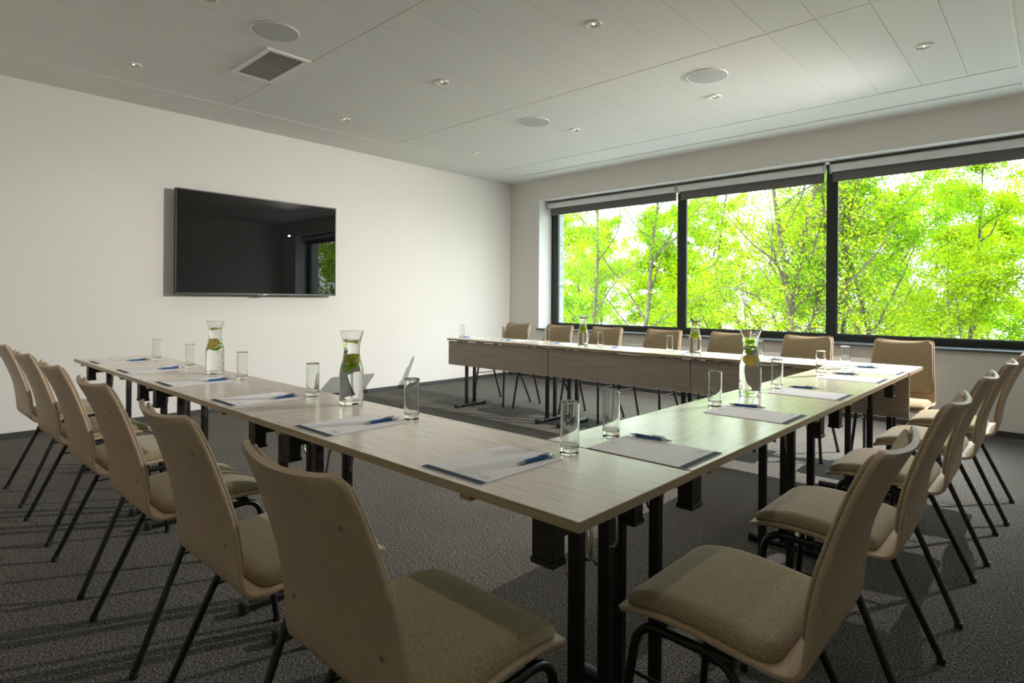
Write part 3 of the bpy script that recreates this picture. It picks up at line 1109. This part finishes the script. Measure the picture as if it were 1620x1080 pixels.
def mint_sprig():
    t = thing('mint_sprig', '', 'mint', (0, 0, 0), 0, 'mint sprigs in the carafes')
    MB().tube([(0.010, 0.002, -0.040), (0.004, 0.0, -0.022), (-0.002, -0.002, 0.0), (0.0, 0.0, 0.022)], [0.0011, 0.001, 0.0009, 0.0006], 8).obj('stem', 'stem', t, 60)
    rr = random.Random(2)
    for i in range(10):
        z = -0.022 + 0.0052 * i
        az = i * 2.2
        L = rr.uniform(0.034, 0.044)
        W = L * 0.46
        tilt = rr.uniform(-0.3, 0.7)
        m = MB()
        vs = []
        nn = 7
        for k in range(nn):
            q_ = k / (nn - 1)
            w = W * math.sin(PI * min(q_ * 0.93 + 0.05, 1)) ** 0.8 * (1 + 0.08 * (k % 2))
            zc = -0.25 * L * q_ * q_
            for q in (-1, 0, 1):
                vs.append(Vector((q_ * L, q * w, zc + abs(q) * 0.12 * w)))
        R = Matrix.Rotation(az, 3, 'Z') @ Matrix.Rotation(-tilt, 3, 'Y')
        vs = [R @ v + Vector((-0.001, -0.001, z)) for v in vs]
        # keep the leaf inside the carafe
        def fit(v):
            r = math.hypot(v.x, v.y)
            lim = 0.031 if v.z < -0.010 else (0.0245 if v.z < 0.005 else 0.0195)
            k = min(1, lim / max(r, 1e-6))
            return Vector((v.x * k, v.y * k, v.z))
        vs = [fit(v) for v in vs]
        m.add(vs, grid_faces(nn, 3))
        m.obj('leaf', 'mint', t, 180, recalc=False)
    return t


CAR = [(2.851, -5.407, 'glass carafe of lemon water on the left part of the near row', 'left carafe of the near row'),
       (4.206, -5.393, 'glass carafe of lemon water on the middle of the near row, mint sprig inside', 'middle carafe of the near row'),
       (5.248, -4.025, 'large looking glass carafe of lemon water on the right row', 'carafe on the right row'),
       (3.150, -2.40, 'glass carafe of lemon water on the left part of the window row', 'left carafe of the window row'),
       (4.207, -2.40, 'glass carafe of lemon water on the right part of the window row', 'right carafe of the window row')]
sl_full = lemon_slice(False)
sl_half = lemon_slice(True)
mint0 = mint_sprig()
used = set()


def put(proto, loc, rot, label):
    if proto.name in used:
        o = copy_tree(proto)
    else:
        o = proto
        used.add(proto.name)
    o.location = loc
    o.rotation_euler = rot
    o['label'] = label
    return o


for i, (x, y, lab, short) in enumerate(CAR):
    o = carafe0 if i == 0 else copy_tree(carafe0)
    o.location = (x, y, TZ)
    o.rotation_euler = (0, 0, i)
    o['label'] = lab
    z = TZ
    cx, cy_ = 0.66, -0.75          # horizontal direction towards the seats
    if i == 0:
        put(sl_full, (x, y, z + 0.247), (0.06, 0.05, i), 'round lemon slice floating at the top of the ' + short)
        put(sl_full, (x + 0.006, y - 0.006, z + 0.168), (1.30, 0.25, 0.75), 'lemon slice standing in the neck of the ' + short)
        put(sl_half, (x + 0.004, y - 0.016, z + 0.138), (1.15, -0.1, 0.65), 'half lemon slice at the shoulder of the ' + short)
        put(mint0, (x - 0.006, y + 0.008, z + 0.150), (0.0, 0.1, 0.7), 'green mint sprig in the ' + short)
    elif i == 1:
        put(sl_full, (x, y, z + 0.247), (0.06, 0.05, i), 'round lemon slice floating at the top of the ' + short)
        put(sl_full, (x - 0.009, y + 0.010, z + 0.172), (1.40, 0.15, 0.75), 'lemon slice standing behind the mint in the ' + short)
        put(mint0, (x + 0.005, y - 0.006, z + 0.156), (0.0, 0.1, 2.7), 'green mint sprig in the ' + short)
    elif i == 2:
        put(sl_half, (x + 0.003, y - 0.010, z + 0.140), (1.15, 0.35, 0.75), 'big half lemon slice at the shoulder of the ' + short)
        put(sl_full, (x - 0.006, y + 0.010, z + 0.150), (1.2, 0.4, 0.8), 'lemon slice behind the half slice in the ' + short)
        o = put(mint0, (x - 0.003, y - 0.001, z + 0.212), (0.05, 0.1, 2.6), 'green mint sprig under the water line of the ' + short)
    else:
        put(sl_half, (x, y, z + (0.232 if i == 4 else 0.17)), (1.2, 0.2, 0.7), 'half lemon slice in the ' + short)
        put(sl_full, (x - 0.008, y + 0.010, z + 0.150), (1.3, -0.3, 0.6), 'lemon slice at the shoulder of the ' + short)
        put(mint0, (x + 0.004, y - 0.005, z + (0.160 if i == 4 else 0.166)), (0.0, 0.1, i * 1.0), 'green mint sprig in the ' + short)

# ------------------------------------------------------------------ pads and pens


def make_pad():
    """A4 pad, local -y is the edge with the navy band (towards the seat)"""
    t = thing('note_pad', '', 'notepad', (0, 0, 0), 0, '')
    MB().box((0, 0, 0.0010), (0.210, 0.297, 0.0020)).obj('sheets', 'paper', t)
    MB().box((0, -0.1485 + 0.0095, 0.00215), (0.2101, 0.019, 0.0004)).obj('printed_band', 'navy', t)
    e = MB()
    for k in range(16):
        a = 2 * PI * k / 16
        c, s = math.cos(a), math.sin(a)
        e.box((-0.008 + 0.017 * c, 0.122 + 0.0085 * s, 0.0021), (0.0022, 0.0011, 0.0002))
    for k, w in enumerate((0.003, 0.006, 0.003, 0.005)):
        e.box((-0.0155 + 0.005 * k, 0.122, 0.0021), (0.0018, w, 0.0002))
    e.obj('printed_emblem', 'greyink', t)
    p = MB()
    for k, (w, x) in enumerate([(0.022, 0.078), (0.034, 0.072), (0.030, 0.074)]):
        p.box((x, -0.098 - k * 0.0062, 0.0021), (w, 0.0014, 0.0002))
    p.box((0.050, -0.098, 0.0021), (0.030, 0.0010, 0.0002))
    p.obj('printed_lines', 'greyink', t)
    return t


pad0 = make_pad()


def make_pen():
    """ballpoint pen lying along local +y, tip at -y"""
    t = thing('ballpoint_pen', '', 'pen', (0, 0, 0), 0, '')
    r = 0.0055
    MB().tube([(0, -0.044, r), (0, 0.040, r)], r, 14).obj('barrel', 'penblue', t, 50)
    MB().tube([(0, -0.044, r), (0, -0.048, r), (0, -0.060, r), (0, -0.066, r), (0, -0.069, r)], [0.0053, 0.0052, 0.0032, 0.0013, 0.0006], 12).obj('tip', 'silver', t, 50)
    MB().tube([(0, 0.040, r), (0, 0.056, r), (0, 0.058, r)], [0.0053, 0.005, 0.0035], 12).obj('collar', 'silver', t, 50)
    MB().tube([(0, 0.058, r), (0, 0.069, r), (0, 0.070, r)], [0.0032, 0.0032, 0.0022], 10).obj('push_button', 'silver', t, 50)
    MB().tube([(0, 0.050, r + 0.005), (0, 0.046, r + 0.008), (0, 0.012, r + 0.0075), (0, 0.008, r + 0.006)], [0.0015, 0.0018, 0.0018, 0.0015], 8).obj('clip', 'silver', t, 60)
    return t


pen0 = make_pen()
rng = random.Random(9)
settings = []
for i, x in enumerate(PAD_NEAR):
    where = f'at the {ORD[i]} near row place from the television wall'
    pd = (x, -5.603, 0.0)
    settings.append((pd, (x + 0.065 + (0.005, 0, -0.01, 0.0, -0.02, 0.005)[i], -5.522, (0.0, 0.02, 0.0, 0.16, 0.0, -0.07)[i]), where, 'near row'))
for i, y in enumerate(PAD_SIDE):
    where = f'at the {ORD[i]} right row place from the near corner'
    settings.append(((5.436, y, PI / 2), (5.364, y + (0.105, 0.110, 0.138, 0.155, 0.152)[i], -PI / 2 + (0.03, 0.10, 0.2, 0.24, 0.18)[i]), where, 'right row'))
for i, x in enumerate(PAD_BACK):
    where = f'at the {ORD[i]} window row place from the television wall'
    settings.append(((x, -2.195, PI), (x - 0.065 + rng.uniform(-0.01, 0.01), -2.285, PI + rng.uniform(-0.1, 0.1)), where, 'window row'))
for i, (pd, pn, where, row) in enumerate(settings):
    o = pad0 if i == 0 else copy_tree(pad0)
    o.location = (pd[0], pd[1], TZ + 0.0001)
    o.rotation_euler = (0, 0, pd[2])
    o['label'] = 'white note pad ' + where
    o['group'] = 'note pads of the ' + row
    o = pen0 if i == 0 else copy_tree(pen0)
    o.location = (pn[0], pn[1], TZ + 0.0024)
    o.rotation_euler = (0, 0, pn[2])
    o['label'] = 'blue pen on the pad ' + where
    o['group'] = 'pens of the ' + row

# ------------------------------------------------------------------ outdoors
GZ = -3.5
g = MB()
g.box((0, 40, GZ - 0.1), (160, 100, 0.2))
struct(g.obj('ground', 'bounce_ground'), 'unseen ground below the trees, made pale to bounce light indoors')


def make_tree(name, label, cat, base, height, lean, seed, leaf, nleaf, lsize, spread=1.0, stems=1, crown0=0.25):
    rg = np.random.default_rng(seed)
    root = thing(name, label, cat, base, 0, 'trees outside the window')
    segs = []                 # (p0, p1) of fine twigs
    wood = MB()

    def grow(p, d, L, r, lev):
        n = 5 if lev < 2 else 3
        pts, rad = [Vector(p)], [r]
        dv = Vector(d).normalized()
        for k in range(n):
            w = Vector(rg.normal(0, 1, 3)) * (0.09 if lev == 0 else 0.22)
            dv = (dv + w + Vector((0, 0, 0.05 if lev else 0.03))).normalized()
            pts.append(pts[-1] + dv * (L / n))
            rad.append(r * (1 - 0.75 * (k + 1) / n))
        wood.tube(pts, rad, 7 if lev == 0 else (5 if lev == 1 else 3), cap=False)
        if lev >= 2:
            for a, b in zip(pts, pts[1:]):
                segs.append((a, b))
        if lev == 3:
            return
        nb = (13, 6, 4)[lev]
        for b in range(nb):
            t = (crown0 + (1 - crown0) * (b + rg.uniform(0, 1)) / nb) if lev == 0 else rg.uniform(0.2, 1.0)
            k = min(int(t * n), n - 1)
            q = pts[k].lerp(pts[k + 1], t * n - k)
            az = rg.uniform(0, 2 * PI)
            side = Vector((math.cos(az), math.sin(az), rg.uniform(0.15, 0.9) if lev == 0 else rg.uniform(-0.35, 0.6)))
            nd = (dv * 0.35 + side).normalized()
            LL = (height * 0.33 * (1.15 - 0.75 * t) * spread, L * 0.5, L * 0.55)[lev] * rg.uniform(0.75, 1.2)
            grow(q, nd, LL, max(rad[k] * 0.5, 0.006), lev + 1)

    for s in range(stems):
        ln = Vector((lean[0] + (0.0 if s == 0 else rg.uniform(-0.35, 0.35)), lean[1] + (0 if s == 0 else rg.uniform(-0.2, 0.2)), 1))
        grow((0.15 * s, 0.1 * s, 0), ln, height * (1 if s == 0 else 0.85), 0.0075 * height + 0.012, 0)
    wood.obj('trunk', 'bark', root, 60, recalc=False)
    # leaves
    A = np.array([list(a) for a, b in segs])
    B = np.array([list(b) for a, b in segs])
    k = rg.integers(0, len(A), nleaf)
    t = rg.uniform(0, 1, (nleaf, 1))
    C = A[k] + (B[k] - A[k]) * t + rg.normal(0, 0.085, (nleaf, 3))
    d = rg.normal(0, 1, (nleaf, 3)) + np.array([0, 0, -0.3])
    d /= np.linalg.norm(d, axis=1)[:, None]
    h = rg.normal(0, 1, (nleaf, 3)) + np.array([0, -0.6, 0.8])
    s_ = np.cross(d, h)
    s_ /= np.linalg.norm(s_, axis=1)[:, None]
    L = lsize * rg.uniform(0.7, 1.3, (nleaf, 1))
    nn = np.cross(s_, d)
    V = np.empty((nleaf, 4, 3))
    V[:, 0] = C
    V[:, 1] = C + d * L * 0.45 + s_ * L * 0.27 + nn * L * 0.05
    V[:, 2] = C + d * L
    V[:, 3] = C + d * L * 0.45 - s_ * L * 0.27 + nn * L * 0.05
    me = bpy.data.meshes.new('foliage')
    me.vertices.add(nleaf * 4)
    me.vertices.foreach_set('co', V.reshape(-1))
    me.loops.add(nleaf * 4)
    me.loops.foreach_set('vertex_index', np.arange(nleaf * 4, dtype=np.int32))
    me.polygons.add(nleaf)
    me.polygons.foreach_set('loop_start', np.arange(0, nleaf * 4, 4, dtype=np.int32))
    me.update(calc_edges=True)
    me.materials.append(MAT[leaf])
    o = bpy.data.objects.new('foliage', me)
    COL.objects.link(o)
    o.parent = root
    o['kind'] = 'stuff'
    return root


make_tree('spring_tree', 'young tree with slim dark trunk in the left window bay, nearest the corner', 'tree', (-4.9, 9.0, GZ), 10.5, (0.0, 0), 11, 'leafA', 22185, 0.070)
make_tree('spring_tree', 'slender tree standing in the middle of the left window bay', 'tree', (-3.6, 9.6, GZ), 11.0, (-0.02, 0), 12, 'leafB', 22185, 0.066)
make_tree('spring_tree', 'many stemmed tree with leaning trunk in the middle window bay', 'tree', (1.7, 8.0, GZ), 11.0, (-0.14, 0.02), 13, 'leafA', 32045, 0.066, 1.0, 3)
make_tree('spring_tree', 'tree with slanting trunk behind the right mullion', 'tree', (2.1, 9.2, GZ), 10.5, (0.10, 0.0), 14, 'leafA', 24650, 0.066, 1.0, 2)
make_tree('spring_tree', 'bushy tree in the left half of the right window bay', 'tree', (3.5, 9.0, GZ), 10.3, (0.03, 0.0), 15, 'leafB', 27115, 0.066)
make_tree('spring_tree', 'tree with forked trunk in the right window bay', 'tree', (4.75, 10.0, GZ), 8.2, (-0.02, 0.0), 16, 'leafA', 24650, 0.066)
make_tree('spring_tree', 'lower tree at the right edge of the window', 'tree', (6.6, 9.5, GZ), 6.0, (0.0, 0.0), 17, 'leafB', 19720, 0.066)
make_tree('spring_tree', 'paler tree standing back between the two left bays', 'tree', (-2.2, 13.5, GZ), 9.5, (0.0, 0.0), 18, 'leafA', 22185, 0.080)
make_tree('spring_tree', 'paler tree standing back behind the middle bay', 'tree', (1.0, 14.0, GZ), 10.5, (0.0, 0.0), 19, 'leafB', 22185, 0.080)
make_tree('spring_tree', 'paler tree standing back behind the right bay', 'tree', (4.0, 14.5, GZ), 8.0, (0.0, 0.0), 20, 'leafA', 22185, 0.080)
BG = [(-17, 24, 8.5), (-12.5, 21, 8.8), (-9.0, 24, 8), (-6.5, 18.5, 8.0), (-2.8, 22, 8.2), (-0.2, 18.5, 8.6), (2.2, 22, 8.6), (4.2, 19, 7.2), (6.2, 22, 6.3), (8.5, 20, 6.4), (12.5, 15, 8.0), (17, 11, 8.5), (-9.0, 14.5, 7.6), (-5.6, 15.5, 7.2)]
BGN = ['first', 'second', 'third', 'fourth', 'fifth', 'sixth', 'seventh', 'eighth', 'ninth', 'tenth', 'eleventh', 'twelfth']
for i, (x, y, hh) in enumerate(BG):
    lab = f'distant leafy tree in the background, {BGN[i]} from the left' if i < 12 else ('leafy low tree behind the slim trunk of the left bay' if i == 12 else 'leafy low tree behind the slender tree of the left bay')
    make_tree('spring_tree', lab, 'tree', (x, y, GZ), hh, (0, 0), 30 + i, 'leafA' if i % 3 else 'leafB', 24650, 0.116, 1.3, 1, 0.10)
for i, (x, y, hh) in enumerate([(13.0, 5.5, 9.0), (16.5, 7.5, 9.5), (10.5, 8.5, 8.0)]):
    make_tree('spring_tree', ['leafy tree outside to the right of the window, mirrored in the television', 'tall leafy tree far to the right outside the window',
              'leafy tree just beyond the right end of the window'][i], 'tree', (x, y, GZ), hh, (0, 0), 60 + i, 'leafA', 14000, 0.12, 1.25, 1, 0.10)
